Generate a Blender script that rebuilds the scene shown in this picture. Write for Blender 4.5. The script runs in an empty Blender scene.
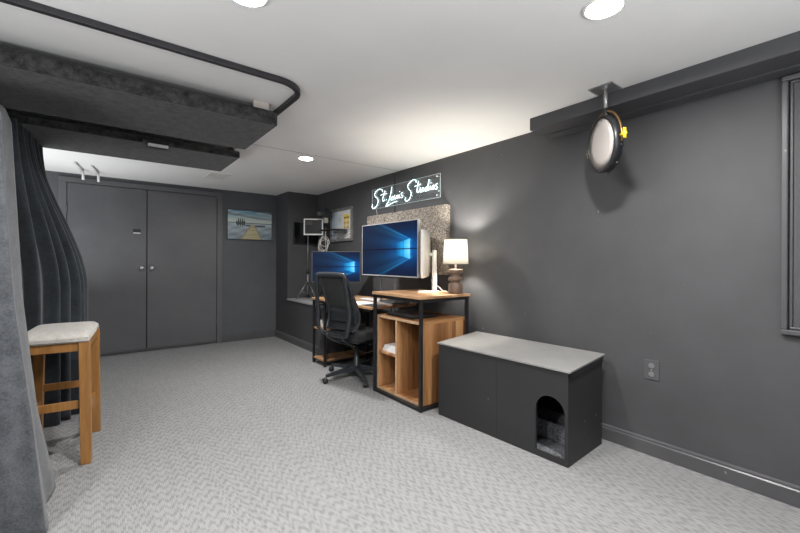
import bpy, bmesh, math, random
from mathutils import Vector, Matrix
random.seed(7)
SC = bpy.context.scene
COL = SC.collection
PI = math.pi
W = {}                                   # world matrix of every Empty / parent

# ------------------------------------------------------------------ materials
def newmat(name):
    m = bpy.data.materials.new(name); m.use_nodes = True
    nt = m.node_tree
    return m, nt, nt.nodes['Principled BSDF']

def N(nt, t, **kw):
    n = nt.nodes.new(t)
    for k, v in kw.items():
        if k in n.inputs: n.inputs[k].default_value = v
        else: setattr(n, k, v)
    return n

def math_n(nt, op, a, b=None, c=None):
    n = nt.nodes.new('ShaderNodeMath'); n.operation = op
    for i, v in enumerate((a, b, c)):
        if v is None: continue
        if isinstance(v, (int, float)): n.inputs[i].default_value = v
        else: nt.links.new(v, n.inputs[i])
    return n.outputs[0]

def ramp(nt, fac, stops):
    r = nt.nodes.new('ShaderNodeValToRGB')
    el = r.color_ramp.elements
    while len(el) < len(stops): el.new(0.5)
    for e, (p, c) in zip(el, stops):
        e.position = p; e.color = (c[0], c[1], c[2], 1)
    nt.links.new(fac, r.inputs[0])
    return r.outputs[0]

def simple(name, col, rough=0.5, metal=0.0, var=0.12, scale=12.0, bump=0.0, bscale=200.0, spec=0.5, emit=None, estr=0.0):
    m, nt, b = newmat(name)
    tc = N(nt, 'ShaderNodeTexCoord')
    no = N(nt, 'ShaderNodeTexNoise', Scale=scale, Detail=4.0)
    nt.links.new(tc.outputs['Object'], no.inputs['Vector'])
    lo = tuple(c*(1-var) for c in col); hi = tuple(min(1, c*(1+var)) for c in col)
    c = ramp(nt, no.outputs['Fac'], [(0.3, lo), (0.7, hi)])
    nt.links.new(c, b.inputs['Base Color'])
    b.inputs['Roughness'].default_value = rough
    b.inputs['Metallic'].default_value = metal
    b.inputs['Specular IOR Level'].default_value = spec
    if bump > 0:
        n2 = N(nt, 'ShaderNodeTexNoise', Scale=bscale, Detail=3.0)
        nt.links.new(tc.outputs['Object'], n2.inputs['Vector'])
        bp = N(nt, 'ShaderNodeBump', Strength=bump, Distance=0.004)
        nt.links.new(n2.outputs['Fac'], bp.inputs['Height'])
        nt.links.new(bp.outputs['Normal'], b.inputs['Normal'])
    if emit:
        b.inputs['Emission Color'].default_value = (*emit, 1)
        b.inputs['Emission Strength'].default_value = estr
    return m

def felt(name, lo, hi, scale=160.0, bump=0.5, patch=.12):
    m, nt, b = newmat(name)
    tc = N(nt, 'ShaderNodeTexCoord')
    n1 = N(nt, 'ShaderNodeTexNoise', Scale=scale, Detail=5.0, Roughness=0.75)
    n2 = N(nt, 'ShaderNodeTexNoise', Scale=scale*patch, Detail=3.0)
    for n in (n1, n2): nt.links.new(tc.outputs['Object'], n.inputs['Vector'])
    s = math_n(nt, 'ADD', math_n(nt, 'MULTIPLY', n1.outputs['Fac'], .6), math_n(nt, 'MULTIPLY', n2.outputs['Fac'], .4))
    nt.links.new(ramp(nt, s, [(0.36, lo), (0.64, hi)]), b.inputs['Base Color'])
    b.inputs['Roughness'].default_value = .95
    b.inputs['Specular IOR Level'].default_value = .15
    b.inputs['Sheen Weight'].default_value = .25
    bp = N(nt, 'ShaderNodeBump', Strength=bump, Distance=.004)
    nt.links.new(n1.outputs['Fac'], bp.inputs['Height'])
    nt.links.new(bp.outputs['Normal'], b.inputs['Normal'])
    return m

def wood(name, stops, plank_axis='Y', plank_w=0.05, grain=(40, 4, 40), rough=.42, mixw=.55):
    """planks side by side along plank_axis, each with its own tone, plus stretched grain"""
    m, nt, b = newmat(name)
    tc = N(nt, 'ShaderNodeTexCoord')
    sx = N(nt, 'ShaderNodeSeparateXYZ'); nt.links.new(tc.outputs['Object'], sx.inputs[0])
    idx = math_n(nt, 'FLOOR', math_n(nt, 'DIVIDE', sx.outputs[plank_axis], plank_w))
    wn = N(nt, 'ShaderNodeTexWhiteNoise', noise_dimensions='1D'); nt.links.new(idx, wn.inputs['W'])
    mp = N(nt, 'ShaderNodeMapping'); mp.inputs['Scale'].default_value = grain
    nt.links.new(tc.outputs['Object'], mp.inputs['Vector'])
    off = N(nt, 'ShaderNodeVectorMath', operation='ADD')
    nt.links.new(mp.outputs[0], off.inputs[0])
    sc = N(nt, 'ShaderNodeVectorMath', operation='SCALE'); sc.inputs['Scale'].default_value = 30
    nt.links.new(wn.outputs['Color'], sc.inputs[0]); nt.links.new(sc.outputs[0], off.inputs[1])
    no = N(nt, 'ShaderNodeTexNoise', Scale=1.0, Detail=5.0, Roughness=.6, Distortion=.6)
    nt.links.new(off.outputs[0], no.inputs['Vector'])
    f = math_n(nt, 'ADD', math_n(nt, 'MULTIPLY', wn.outputs['Value'], mixw), math_n(nt, 'MULTIPLY', no.outputs['Fac'], 1-mixw))
    nt.links.new(ramp(nt, f, stops), b.inputs['Base Color'])
    b.inputs['Roughness'].default_value = rough
    return m

def picture_mat(name, emission=0.0, rough=.4):
    m, nt, b = newmat(name)
    a = N(nt, 'ShaderNodeVertexColor', layer_name='Col')
    tc = N(nt, 'ShaderNodeTexCoord')
    no = N(nt, 'ShaderNodeTexNoise', Scale=60.0, Detail=2.0); nt.links.new(tc.outputs['Object'], no.inputs['Vector'])
    mx = N(nt, 'ShaderNodeMix', data_type='RGBA', blend_type='MULTIPLY'); mx.inputs[0].default_value = .12
    nt.links.new(a.outputs['Color'], mx.inputs[6]); nt.links.new(no.outputs['Color'], mx.inputs[7])
    b.inputs['Roughness'].default_value = rough
    if emission:
        b.inputs['Base Color'].default_value = (.008, .008, .01, 1)
        nt.links.new(a.outputs['Color'], b.inputs['Emission Color'])
        b.inputs['Emission Strength'].default_value = emission; b.inputs['Specular IOR Level'].default_value = .04
    else:
        nt.links.new(mx.outputs[2], b.inputs['Base Color'])
    return m

def wall_paint(name, col, rough=.42):
    m, nt, b = newmat(name)
    tc = N(nt, 'ShaderNodeTexCoord')
    n1 = N(nt, 'ShaderNodeTexNoise', Scale=1.6, Detail=5.0, Roughness=.65)
    n2 = N(nt, 'ShaderNodeTexNoise', Scale=260.0, Detail=2.0)
    n3 = N(nt, 'ShaderNodeTexNoise', Scale=26.0, Detail=1.0)
    for n in (n1, n2, n3): nt.links.new(tc.outputs['Object'], n.inputs['Vector'])
    lo = tuple(c*.86 for c in col); hi = tuple(c*1.14 for c in col)
    base = ramp(nt, n1.outputs['Fac'], [(.3, lo), (.7, hi)])
    sp = ramp(nt, n3.outputs['Fac'], [(.80, (0, 0, 0)), (.83, (1, 1, 1))])      # a few pale nicks
    mx = N(nt, 'ShaderNodeMix', data_type='RGBA'); nt.links.new(sp, mx.inputs[0])
    nt.links.new(base, mx.inputs[6]); mx.inputs[7].default_value = (.22, .22, .23, 1)
    nt.links.new(mx.outputs[2], b.inputs['Base Color'])
    b.inputs['Roughness'].default_value = rough
    bp = N(nt, 'ShaderNodeBump', Strength=.12, Distance=.003)
    nt.links.new(n2.outputs['Fac'], bp.inputs['Height']); nt.links.new(bp.outputs['Normal'], b.inputs['Normal'])
    return m

def carpet_mat():
    m, nt, b = newmat('patterned_carpet')
    tc = N(nt, 'ShaderNodeTexCoord')
    wob = N(nt, 'ShaderNodeTexNoise', Scale=14.0, Detail=2.0); nt.links.new(tc.outputs['Object'], wob.inputs['Vector'])
    sx = N(nt, 'ShaderNodeSeparateXYZ'); nt.links.new(tc.outputs['Object'], sx.inputs[0])
    wb = math_n(nt, 'MULTIPLY', math_n(nt, 'SUBTRACT', wob.outputs['Fac'], .5), .012)
    x = math_n(nt, 'ADD', sx.outputs['X'], wb); y = math_n(nt, 'ADD', sx.outputs['Y'], wb)
    cw, L = .0085, .068
    col = math_n(nt, 'FLOOR', math_n(nt, 'DIVIDE', x, cw))
    off = math_n(nt, 'MULTIPLY', math_n(nt, 'PINGPONG', col, 3.0), .0175)
    jit = N(nt, 'ShaderNodeTexWhiteNoise', noise_dimensions='1D'); nt.links.new(col, jit.inputs['W'])
    yy = math_n(nt, 'ADD', math_n(nt, 'ADD', y, off), math_n(nt, 'MULTIPLY', jit.outputs['Value'], .026))
    v = math_n(nt, 'FRACT', math_n(nt, 'DIVIDE', yy, L))
    cell = math_n(nt, 'FLOOR', math_n(nt, 'DIVIDE', yy, L))
    dash = math_n(nt, 'MINIMUM', math_n(nt, 'MULTIPLY', math_n(nt, 'ABSOLUTE', math_n(nt, 'SUBTRACT', v, .3)), 3.2), 1.0)
    rib = math_n(nt, 'PINGPONG', math_n(nt, 'DIVIDE', x, cw), .5)
    cv = N(nt, 'ShaderNodeCombineXYZ'); nt.links.new(col, cv.inputs[0]); nt.links.new(cell, cv.inputs[1])
    wn = N(nt, 'ShaderNodeTexWhiteNoise', noise_dimensions='2D'); nt.links.new(cv.outputs[0], wn.inputs['Vector'])
    fine = N(nt, 'ShaderNodeTexNoise', Scale=420.0, Detail=2.0); nt.links.new(tc.outputs['Object'], fine.inputs['Vector'])
    big = N(nt, 'ShaderNodeTexNoise', Scale=1.3, Detail=3.0); nt.links.new(tc.outputs['Object'], big.inputs['Vector'])
    s = math_n(nt, 'ADD', math_n(nt, 'MULTIPLY', dash, .36), math_n(nt, 'MULTIPLY', rib, .42))
    s = math_n(nt, 'ADD', s, math_n(nt, 'MULTIPLY', wn.outputs['Value'], .22))
    s = math_n(nt, 'ADD', s, math_n(nt, 'MULTIPLY', math_n(nt, 'SUBTRACT', fine.outputs['Fac'], .5), .5))
    s = math_n(nt, 'ADD', s, math_n(nt, 'MULTIPLY', math_n(nt, 'SUBTRACT', big.outputs['Fac'], .5), .18))
    c = ramp(nt, s, [(.08, (.180, .180, .183)), (.40, (.252, .252, .255)), (.80, (.325, .325, .328))])
    nt.links.new(c, b.inputs['Base Color'])
    b.inputs['Roughness'].default_value = .96; b.inputs['Specular IOR Level'].default_value = .1
    bp = N(nt, 'ShaderNodeBump', Strength=.55, Distance=.006)
    nt.links.new(s, bp.inputs['Height']); nt.links.new(bp.outputs['Normal'], b.inputs['Normal'])
    return m

M = {}
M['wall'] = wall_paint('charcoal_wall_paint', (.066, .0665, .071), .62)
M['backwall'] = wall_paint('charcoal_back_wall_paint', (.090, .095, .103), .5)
M['doorpaint'] = wall_paint('charcoal_door_paint', (.112, .114, .122), .45)
M['ceiling'] = simple('white_ceiling_paint', (.80, .795, .785), .8, var=.02, scale=3, bump=.03, bscale=60)
M['carpet'] = carpet_mat()
M['basebd'] = wall_paint('charcoal_trim_paint', (.085, .085, .090), .30)
M['ledge'] = simple('grey_ledge_paint', (.34, .34, .35), .5, var=.1)
M['black_metal'] = simple('black_powder_coat', (.018, .018, .020), .45, .3, var=.2)
M['black_plastic'] = simple('black_plastic', (.016, .017, .019), .38, var=.2)
M['chair_plastic'] = simple('dark_chair_plastic', (.032, .036, .042), .33, var=.15)
M['chair_mesh'] = felt('black_chair_mesh', (.008, .009, .010), (.028, .030, .033), 420, .4)
M['charcoal_track'] = simple('charcoal_track', (.030, .028, .032), .5, var=.2)
M['felt_panel'] = felt('dark_grey_felt', (.004, .004, .004), (.070, .069, .069), 40, .5, .42)
M['felt_blanket'] = felt('grey_felt_blanket', (.040, .044, .050), (.112, .119, .131), 110)
M['velvet'] = felt('blue_black_curtain', (.026, .031, .037), (.050, .058, .068), 60, .2)
M['velvet'].node_tree.nodes['Principled BSDF'].inputs['Sheen Weight'].default_value = .25
M['linen'] = felt('oatmeal_linen', (.42, .395, .36), (.62, .595, .555), 260, .4)
OAK = [(.2, (.20, .088, .026)), (.5, (.33, .155, .045)), (.8, (.46, .24, .08))]
M['stool_wood'] = wood('honey_stool_wood', OAK, 'X', .4, (60, 60, 5), .35, .2)
RUST = [(.15, (.13, .050, .018)), (.4, (.30, .135, .050)), (.62, (.47, .245, .105)), (.85, (.60, .36, .175))]
M['cube_side'] = wood('rustic_board_upright', RUST, 'X', .045, (50, 50, 4), .45, .5)
M['cube_y'] = wood('rustic_board_back', RUST, 'Y', .045, (50, 50, 4), .45, .5)
M['cube_flat'] = wood('rustic_board_flat', RUST, 'Y', .06, (5, 50, 50), .45, .4)
TOPW = [(.15, (.24, .115, .052)), (.45, (.43, .245, .125)), (.8, (.60, .395, .225))]
M['desktop'] = wood('rustic_desktop', TOPW, 'X', .07, (40, 4, 40), .40, .4)
M['edge'] = simple('pale_board_edge', (.50, .33, .20), .5, var=.2, scale=30)
M['boxpaint'] = wall_paint('black_box_paint', (.023, .023, .025), .55)
M['boxlid'] = simple('grey_lid_paint', (.225, .222, .217), .45, var=.10, scale=6, bump=.05, bscale=40)
M['tray'] = simple('speckled_grey_tray', (.15, .155, .17), .5, var=.7, scale=60)
M['white_plastic'] = simple('white_plastic', (.78, .77, .75), .35, var=.03)
M['warm_white'] = simple('warm_white_plastic', (.72, .70, .66), .35, var=.03)
M['paper'] = simple('white_paper', (.80, .80, .80), .7, var=.04)
M['silver'] = simple('brushed_silver', (.62, .62, .62), .30, .9, var=.1)
M['grey_metal'] = simple('grey_stand_metal', (.25, .25, .26), .4, .7, var=.1)
M['pale_grey'] = simple('pale_grey_bezel', (.36, .37, .38), .35, var=.05)
M['dark_grey'] = simple('dark_grey_plastic', (.06, .062, .066), .4, var=.1)
M['grey_plate'] = simple('grey_plate', (.085, .085, .09), .4, var=.05)
M['socket'] = simple('pale_socket', (.17, .17, .175), .35, var=.05)
M['bronze'] = simple('bronze_ring', (.40, .24, .10), .3, .9, var=.1)
M['yellow'] = simple('yellow_knob', (.80, .55, .03), .35, var=.05)
M['diffuser'] = simple('milky_diffuser', (.52, .48, .455), .4, var=.02)
M['lamp_wood'] = wood('brown_turned_wood', [(.2, (.085, .055, .040)), (.5, (.15, .10, .072)), (.8, (.22, .15, .11))], 'X', .5, (8, 8, 90), .45, .1)
M['white_cable'] = simple('white_cable', (.60, .58, .55), .5, var=.05)
M['black_cable'] = simple('black_cable', (.02, .02, .02), .5, var=.1)
M['tan_cable'] = simple('tan_cable', (.45, .40, .34), .5, var=.1)
M['frame_wood'] = simple('weathered_grey_wood', (.16, .155, .15), .6, var=.4, scale=30)
M['picture'] = picture_mat('printed_canvas')
M['poster'] = picture_mat('printed_poster')
M['screen'] = picture_mat('lit_screen', 1.25, .25)

# speckled acoustic board
m, nt, b = newmat('speckled_acoustic_board'); M['acoustic'] = m
tc = N(nt, 'ShaderNodeTexCoord')
vo = N(nt, 'ShaderNodeTexVoronoi', Scale=95.0); nt.links.new(tc.outputs['Object'], vo.inputs['Vector'])
no = N(nt, 'ShaderNodeTexNoise', Scale=120.0, Detail=4.0); nt.links.new(tc.outputs['Object'], no.inputs['Vector'])
s = math_n(nt, 'ADD', math_n(nt, 'MULTIPLY', vo.outputs['Color'], .6), math_n(nt, 'MULTIPLY', no.outputs['Fac'], .5))
nt.links.new(ramp(nt, s, [(.25, (.075, .066, .058)), (.5, (.20, .175, .15)), (.85, (.46, .41, .35))]), b.inputs['Base Color'])
b.inputs['Roughness'].default_value = .95
bp = N(nt, 'ShaderNodeBump', Strength=.6, Distance=.006); nt.links.new(s, bp.inputs['Height']); nt.links.new(bp.outputs['Normal'], b.inputs['Normal'])

# clear acrylic sheet
m, nt, b = newmat('clear_acrylic'); M['acrylic'] = m
out = nt.nodes['Material Output']
tr = N(nt, 'ShaderNodeBsdfTransparent'); tr.inputs[0].default_value = (.97, .985, .985, 1)
gl = N(nt, 'ShaderNodeBsdfGlossy', Roughness=.08)
fr = N(nt, 'ShaderNodeFresnel', IOR=1.35)
no = N(nt, 'ShaderNodeTexNoise', Scale=4.0)
mx = N(nt, 'ShaderNodeMixShader')
nt.links.new(math_n(nt, 'MULTIPLY', fr.outputs[0], math_n(nt, 'MULTIPLY', no.outputs['Fac'], .5)), mx.inputs[0])
nt.links.new(tr.outputs[0], mx.inputs[1]); nt.links.new(gl.outputs[0], mx.inputs[2])
nt.links.new(mx.outputs[0], out.inputs['Surface'])
M['acrylic_edge'] = simple('frosted_acrylic_edge', (.62, .72, .74), .25, var=.05)

def emitter(name, col, strength, base=(.8, .8, .8)):
    m, nt, b = newmat(name)
    b.inputs['Base Color'].default_value = (*base, 1)
    no = N(nt, 'ShaderNodeTexNoise', Scale=3.0)
    c = ramp(nt, no.outputs['Fac'], [(0, tuple(x*.98 for x in col)), (1, col)])
    nt.links.new(c, b.inputs['Emission Color'])
    b.inputs['Emission Strength'].default_value = strength
    return m
NEON = 3.3; DOWN = 1000.0; LAMP = 7.0
M['neon'] = emitter('glowing_white_neon', (.72, .96, 1.0), NEON)
M['led'] = emitter('downlight_lens', (1.0, .98, .955), DOWN)
M['bulb'] = emitter('warm_bulb', (1.0, .945, .84), 1150.0)
# lamp shade: translucent fabric lit from inside by the bulb
m, nt, b = newmat('cream_shade_fabric'); M['shade'] = m
out = nt.nodes['Material Output']
tc = N(nt, 'ShaderNodeTexCoord')
no = N(nt, 'ShaderNodeTexNoise', Scale=300.0, Detail=2.0); nt.links.new(tc.outputs['Object'], no.inputs['Vector'])
cc = ramp(nt, no.outputs['Fac'], [(.3, (.88, .86, .80)), (.7, (.96, .945, .90))])
df = N(nt, 'ShaderNodeBsdfDiffuse'); tl = N(nt, 'ShaderNodeBsdfTranslucent')
nt.links.new(cc, df.inputs[0]); nt.links.new(cc, tl.inputs[0])
mx = N(nt, 'ShaderNodeMixShader'); mx.inputs[0].default_value = .80
nt.links.new(df.outputs[0], mx.inputs[1]); nt.links.new(tl.outputs[0], mx.inputs[2]); nt.links.new(mx.outputs[0], out.inputs['Surface'])

# ------------------------------------------------------------------ mesh helpers
class MB:
    def __init__(s): s.bm = bmesh.new()
    def box(s, x0, x1, y0, y1, z0, z1):
        v = [s.bm.verts.new((x, y, z)) for z in (z0, z1) for y in (y0, y1) for x in (x0, x1)]
        for f in ((0, 2, 3, 1), (4, 5, 7, 6), (0, 1, 5, 4), (2, 6, 7, 3), (0, 4, 6, 2), (1, 3, 7, 5)):
            s.bm.faces.new([v[i] for i in f])
        return s
    def hexa(s, lo, hi):
        """two quads (4 points each, same order) joined into a solid"""
        a = [s.bm.verts.new(p) for p in lo]; b = [s.bm.verts.new(p) for p in hi]
        s.bm.faces.new(a[::-1]); s.bm.faces.new(b)
        for i in range(4): s.bm.faces.new((a[i], a[(i+1) % 4], b[(i+1) % 4], b[i]))
        return s
    def prism(s, pts, d):
        """closed outline (3D points) pushed by vector d"""
        d = Vector(d)
        a = [s.bm.verts.new(p) for p in pts]; b = [s.bm.verts.new(Vector(p)+d) for p in pts]
        n = len(a)
        s.bm.faces.new(a[::-1]); s.bm.faces.new(b)
        for i in range(n): s.bm.faces.new((a[i], a[(i+1) % n], b[(i+1) % n], b[i]))
        return s
    def tube(s, pts, r, n=8, closed=False, flat=1.0):
        pts = [Vector(p) for p in pts]
        R = r if isinstance(r, (list, tuple)) else [r]*len(pts)
        rings = []; k = len(pts); prev = None
        for i, p in enumerate(pts):
            if closed: t = pts[(i+1) % k]-pts[i-1]
            else: t = pts[min(i+1, k-1)]-pts[max(i-1, 0)]
            t.normalize()
            if prev is None:
                a = Vector((0, 0, 1)) if abs(t.z) < .9 else Vector((1, 0, 0))
                u = t.cross(a).normalized()
            else:
                u = (prev - t*prev.dot(t)).normalized()
            prev = u; w = t.cross(u)
            rings.append([s.bm.verts.new(p+(u*math.cos(2*PI*j/n)+w*flat*math.sin(2*PI*j/n))*R[i]) for j in range(n)])
        m = k if closed else k-1
        for i in range(m):
            a, b = rings[i], rings[(i+1) % k]
            for j in range(n):
                f = s.bm.faces.new((a[j], a[(j+1) % n], b[(j+1) % n], b[j])); f.smooth = True
        if not closed:
            s.bm.faces.new(rings[0][::-1]); s.bm.faces.new(rings[-1])
        return s
    def lathe(s, prof, c, n=32, axis=(0, 0, 1), cap=True):
        """prof: (radius, height) along axis from c"""
        ax = Vector(axis).normalized(); a = Vector((0, 0, 1)) if abs(ax.z) < .9 else Vector((1, 0, 0))
        u = ax.cross(a).normalized(); w = ax.cross(u); c = Vector(c); rings = []
        for r, h in prof:
            rings.append([s.bm.verts.new(c+ax*h+(u*math.cos(2*PI*j/n)+w*math.sin(2*PI*j/n))*max(r, 1e-5)) for j in range(n)])
        for a_, b_ in zip(rings, rings[1:]):
            for j in range(n):
                f = s.bm.faces.new((a_[j], a_[(j+1) % n], b_[(j+1) % n], b_[j])); f.smooth = True
        if cap:
            if prof[0][0] > 1e-4: s.bm.faces.new(rings[0][::-1])
            if prof[-1][0] > 1e-4: s.bm.faces.new(rings[-1])
        return s
    def grid(s, fn, nu, nv, smooth=True, thick=None):
        vs = [[s.bm.verts.new(fn(i/nu, j/nv)) for j in range(nv+1)] for i in range(nu+1)]
        for i in range(nu):
            for j in range(nv):
                f = s.bm.faces.new((vs[i][j], vs[i+1][j], vs[i+1][j+1], vs[i][j+1])); f.smooth = smooth
        return s
    def build(s, name, m, parent=None, loc=None, local=False, bev=0.0, seg=2, solid=0.0, angle=35, sub=0, xform=None):
        if xform is not None: s.bm.transform(xform)
        bmesh.ops.recalc_face_normals(s.bm, faces=s.bm.faces)
        me = bpy.data.meshes.new(name)
        s.bm.to_mesh(me); s.bm.free()
        o = bpy.data.objects.new(name, me); COL.objects.link(o)
        if parent is not None:
            o.parent = parent; W[o.name] = W[parent.name]
            if not local: me.transform(W[parent.name].inverted())
        elif loc is not None:
            me.transform(Matrix.Translation(-Vector(loc))); o.location = loc; W[o.name] = Matrix.Translation(Vector(loc))
        else: W[o.name] = Matrix.Identity(4)
        if m is not None: me.materials.append(m)
        if solid:
            md = o.modifiers.new('thickness', 'SOLIDIFY'); md.thickness = solid; md.offset = 0
        if bev:
            md = o.modifiers.new('soft_edges', 'BEVEL'); md.width = bev; md.segments = seg; md.limit_method = 'ANGLE'; md.angle_limit = math.radians(angle)
            md.harden_normals = False
        if sub:
            md = o.modifiers.new('smooth', 'SUBSURF'); md.levels = sub; md.render_levels = sub
        return o

def thing(name, label, cat, loc, rz=0, group=None):
    o = bpy.data.objects.new(name, None); COL.objects.link(o); o.empty_display_size = .1
    o.location = loc; o.rotation_euler = (0, 0, rz)
    W[o.name] = Matrix.Translation(Vector(loc)) @ Matrix.Rotation(rz, 4, 'Z')
    return tag(o, label, cat, group)
def tag(o, label, cat, group=None):
    o['label'] = label; o['category'] = cat
    if group: o['group'] = group
    return o
def struct(o): o['kind'] = 'structure'; return o
def BX(*a): return MB().box(*a)
def smooth_path(pts, k=6, closed=False):
    P = [Vector(p) for p in pts]; n = len(P); out = []
    rng = range(n) if closed else range(n-1)
    for i in rng:
        p0 = P[i-1] if (closed or i > 0) else P[0]*2-P[1]
        p1 = P[i]; p2 = P[(i+1) % n]
        p3 = P[(i+2) % n] if (closed or i+2 < n) else P[-1]*2-P[-2]
        for j in range(k):
            t = j/k
            out.append(.5*((2*p1)+(p2-p0)*t+(2*p0-5*p1+4*p2-p3)*t*t+(3*p1-p0-3*p2+p3)*t**3))
    if not closed: out.append(P[-1])
    return out

def image_panel(name, o0, eu, ev, nu, nv, fn, m, parent):
    """flat printed / lit surface: fine grid, one colour per face"""
    bm = bmesh.new(); o0, eu, ev = Vector(o0), Vector(eu), Vector(ev)
    vs = [[bm.verts.new(o0+eu*(i/nu)+ev*(j/nv)) for j in range(nv+1)] for i in range(nu+1)]
    cols = []
    for i in range(nu):
        for j in range(nv):
            bm.faces.new((vs[i][j], vs[i+1][j], vs[i+1][j+1], vs[i][j+1]))
            c = fn((i+.5)/nu, (j+.5)/nv); cols.append((max(0, c[0]), max(0, c[1]), max(0, c[2]), 1))
    me = bpy.data.meshes.new(name); bm.to_mesh(me); bm.free()
    at = me.color_attributes.new('Col', 'FLOAT_COLOR', 'CORNER')
    for p, c in zip(me.polygons, cols):
        for li in p.loop_indices: at.data[li].color = c
    me.transform(W[parent.name].inverted()); me.materials.append(m)
    o = bpy.data.objects.new(name, me); COL.objects.link(o); o.parent = parent; W[o.name] = W[parent.name]
    return o

def lerp(a, b, t): return a+(b-a)*t
def sstep(a, b, x):
    t = max(0, min(1, (x-a)/((b-a) or 1e-9))); return t*t*(3-2*t)

# ------------------------------------------------------------------ the room
XR, YB, ZC = 2.70, 6.01, 2.214
XL, YF = -1.75, -1.9
struct(BX(XL-.1, XR+.1, YF-.1, YB+.1, -.06, 0).build('floor', M['carpet']))
struct(BX(XL-.1, XR+.1, YF-.1, YB+.1, ZC, ZC+.08).build('ceiling', M['ceiling']))
w = MB().box(XR, XR+.1, YF-.1, 3.548, 0, ZC); w.box(XR, XR+.1, 3.566, YB+.1, 0, ZC); w.box(XR+.06, XR+.1, 3.54, 3.57, 0, ZC)
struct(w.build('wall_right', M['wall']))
w = MB().box(XL-.1, -.29, YB, YB+.1, 0, ZC); w.box(1.355, XR+.1, YB, YB+.1, 0, ZC); w.box(-.29, 1.355, YB, YB+.1, 2.105, ZC); w.box(-.29, 1.355, YB+.06, YB+.1, 0, 2.105)
struct(w.build('wall_back', M['backwall']))
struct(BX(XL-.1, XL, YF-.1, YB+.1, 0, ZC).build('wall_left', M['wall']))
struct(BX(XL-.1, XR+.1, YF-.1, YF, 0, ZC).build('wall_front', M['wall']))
struct(BX(2.22, XR, 5.545, YB, .606, ZC).build('wall_pillar', M['wall']))
struct(BX(2.22, XR, 4.29, YB, 0, .605).build('wall_ledge', M['wall']))
struct(BX(2.205, XR, 4.275, 5.544, .605, .63).build('trim_1', M['ledge'], bev=.004))
# soffit under the ceiling on the right wall
struct(BX(2.435, XR, YF, 1.615, 2.128, ZC).build('trim_2', M['wall'], bev=.003))
struct(BX(2.60, XR, YF, 1.60, 2.118, 2.128).build('trim_3', M['wall']))
# baseboards
def baseb(x0, x1, y0, y1, axis):
    m = MB()
    if axis == 'X':   # runs along Y against a wall at x1
        m.prism([(x0, y0, 0), (x0, y0, .078), (x0+.006, y0, .084), (x0+.006, y0, .094), (x1, y0, .102), (x1, y0, 0)], (0, y1-y0, 0))
    else:
        m.prism([(x0, y0, 0), (x0, y0, .078), (x0, y0+.006, .084), (x0, y0+.006, .094), (x0, y1, .102), (x0, y1, 0)], (x1-x0, 0, 0))
    return m
struct(baseb(XR-.018, XR, YF, 4.28, 'X').build('baseboard_right', M['basebd']))
struct(baseb(2.202, 2.22, 4.30, YB-.018, 'X').build('baseboard_ledge', M['basebd']))
struct(baseb(1.43, 2.22, YB-.018, YB, 'Y').build('baseboard_back', M['basebd']))
# ceiling board joint and the casing round the double doors
struct(BX(.97, XR, 3.476, 3.490, ZC-.0015, ZC).build('trim_4', simple('ceiling_joint', (.50, .49, .48), .8)))
m = MB().box(1.352, 1.425, YB-.022, YB, 0, 2.105); m.box(-.36, -.287, YB-.022, YB, 0, 2.105); m.box(-.36, 1.425, YB-.022, YB, 2.105, 2.165)
struct(m.build('trim_5', M['doorpaint'], bev=.003))
def door(nm, x0, x1, knobx, hingex):
    d = struct(BX(x0, x1, YB-.012, YB+.025, .035, 2.10).build(nm, M['doorpaint'], bev=.003))
    MB().lathe([(.0001, .060), (.015, .058), (.027, .047), (.028, .035), (.018, .020), (.013, .011), (.030, .005), (.030, 0)], (knobx, YB-.012, 1.085), 20, (0, -1, 0)).build('knob', M['silver'], d)
    for z in (.28, 1.80):
        MB().tube([(hingex, YB-.022, z-.045), (hingex, YB-.022, z+.045)], .007, 10).build('hinge', M['doorpaint'], d)
    return d
door('door_1', -.283, .503, .452, -.288)
door('door_2', .513, 1.348, .563, 1.352)
struct(BX(-.283, 1.348, YB-.016, YB+.02, .008, .032).build('trim_6', M['basebd']))
sg = thing('door_sign', 'small black plate with a white strip on the double doors', 'sign', (.398, YB-.012, 1.555))
BX(.356, .440, YB-.016, YB-.0122, 1.526, 1.586).build('plate', M['black_plastic'], sg)
BX(.360, .436, YB-.018, YB-.0162, 1.529, 1.541).build('strip', M['white_plastic'], sg)

# framed wall panel at the right edge
fp = thing('framed_wall_panel', 'charcoal framed panel on the wall below the ceiling soffit', 'wall panel', (XR, -.3, .83))
def moulding(x, yo, z0, z1, y1):
    m = MB()
    m.box(x, XR, y1, yo, z0, z0+.026); m.box(x, XR, y1, yo, z1-.026, z1); m.box(x, XR, yo-.026, yo, z0+.026, z1-.026); m.box(x, XR, y1, y1+.026, z0+.026, z1-.026)
    return m
moulding(2.668, .352, .835, 2.112, -1.2).build('frame', M['basebd'], fp, bev=.006, seg=3)
m = MB(); m.box(2.682, 2.699, -1.17, .322, .863, .875); m.box(2.682, 2.699, -1.17, .322, 2.072, 2.084); m.box(2.682, 2.699, .310, .322, .875, 2.072)
m.build('inner_bead', M['basebd'], fp, bev=.004)
BX(2.692, 2.699, -1.17, .309, .876, 2.071).build('panel', M['wall'], fp)

# wall outlet
ol = thing('wall_outlet', 'grey double wall outlet above the baseboard beside the black wooden box', 'outlet', (XR, .924, .525))
BX(2.694, XR-.0003, .884, .965, .465, .586).build('plate', M['grey_plate'], ol, bev=.002)
for z in (.500, .551):
    MB().lathe([(.0165, 0), (.0165, .003), (.015, .004)], (2.694, .9245, z), 20, (-1, 0, 0)).build('socket', M['socket'], ol)
BX(2.692, 2.6938, .921, .928, .522, .529).build('screw', M['silver'], ol)

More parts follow.
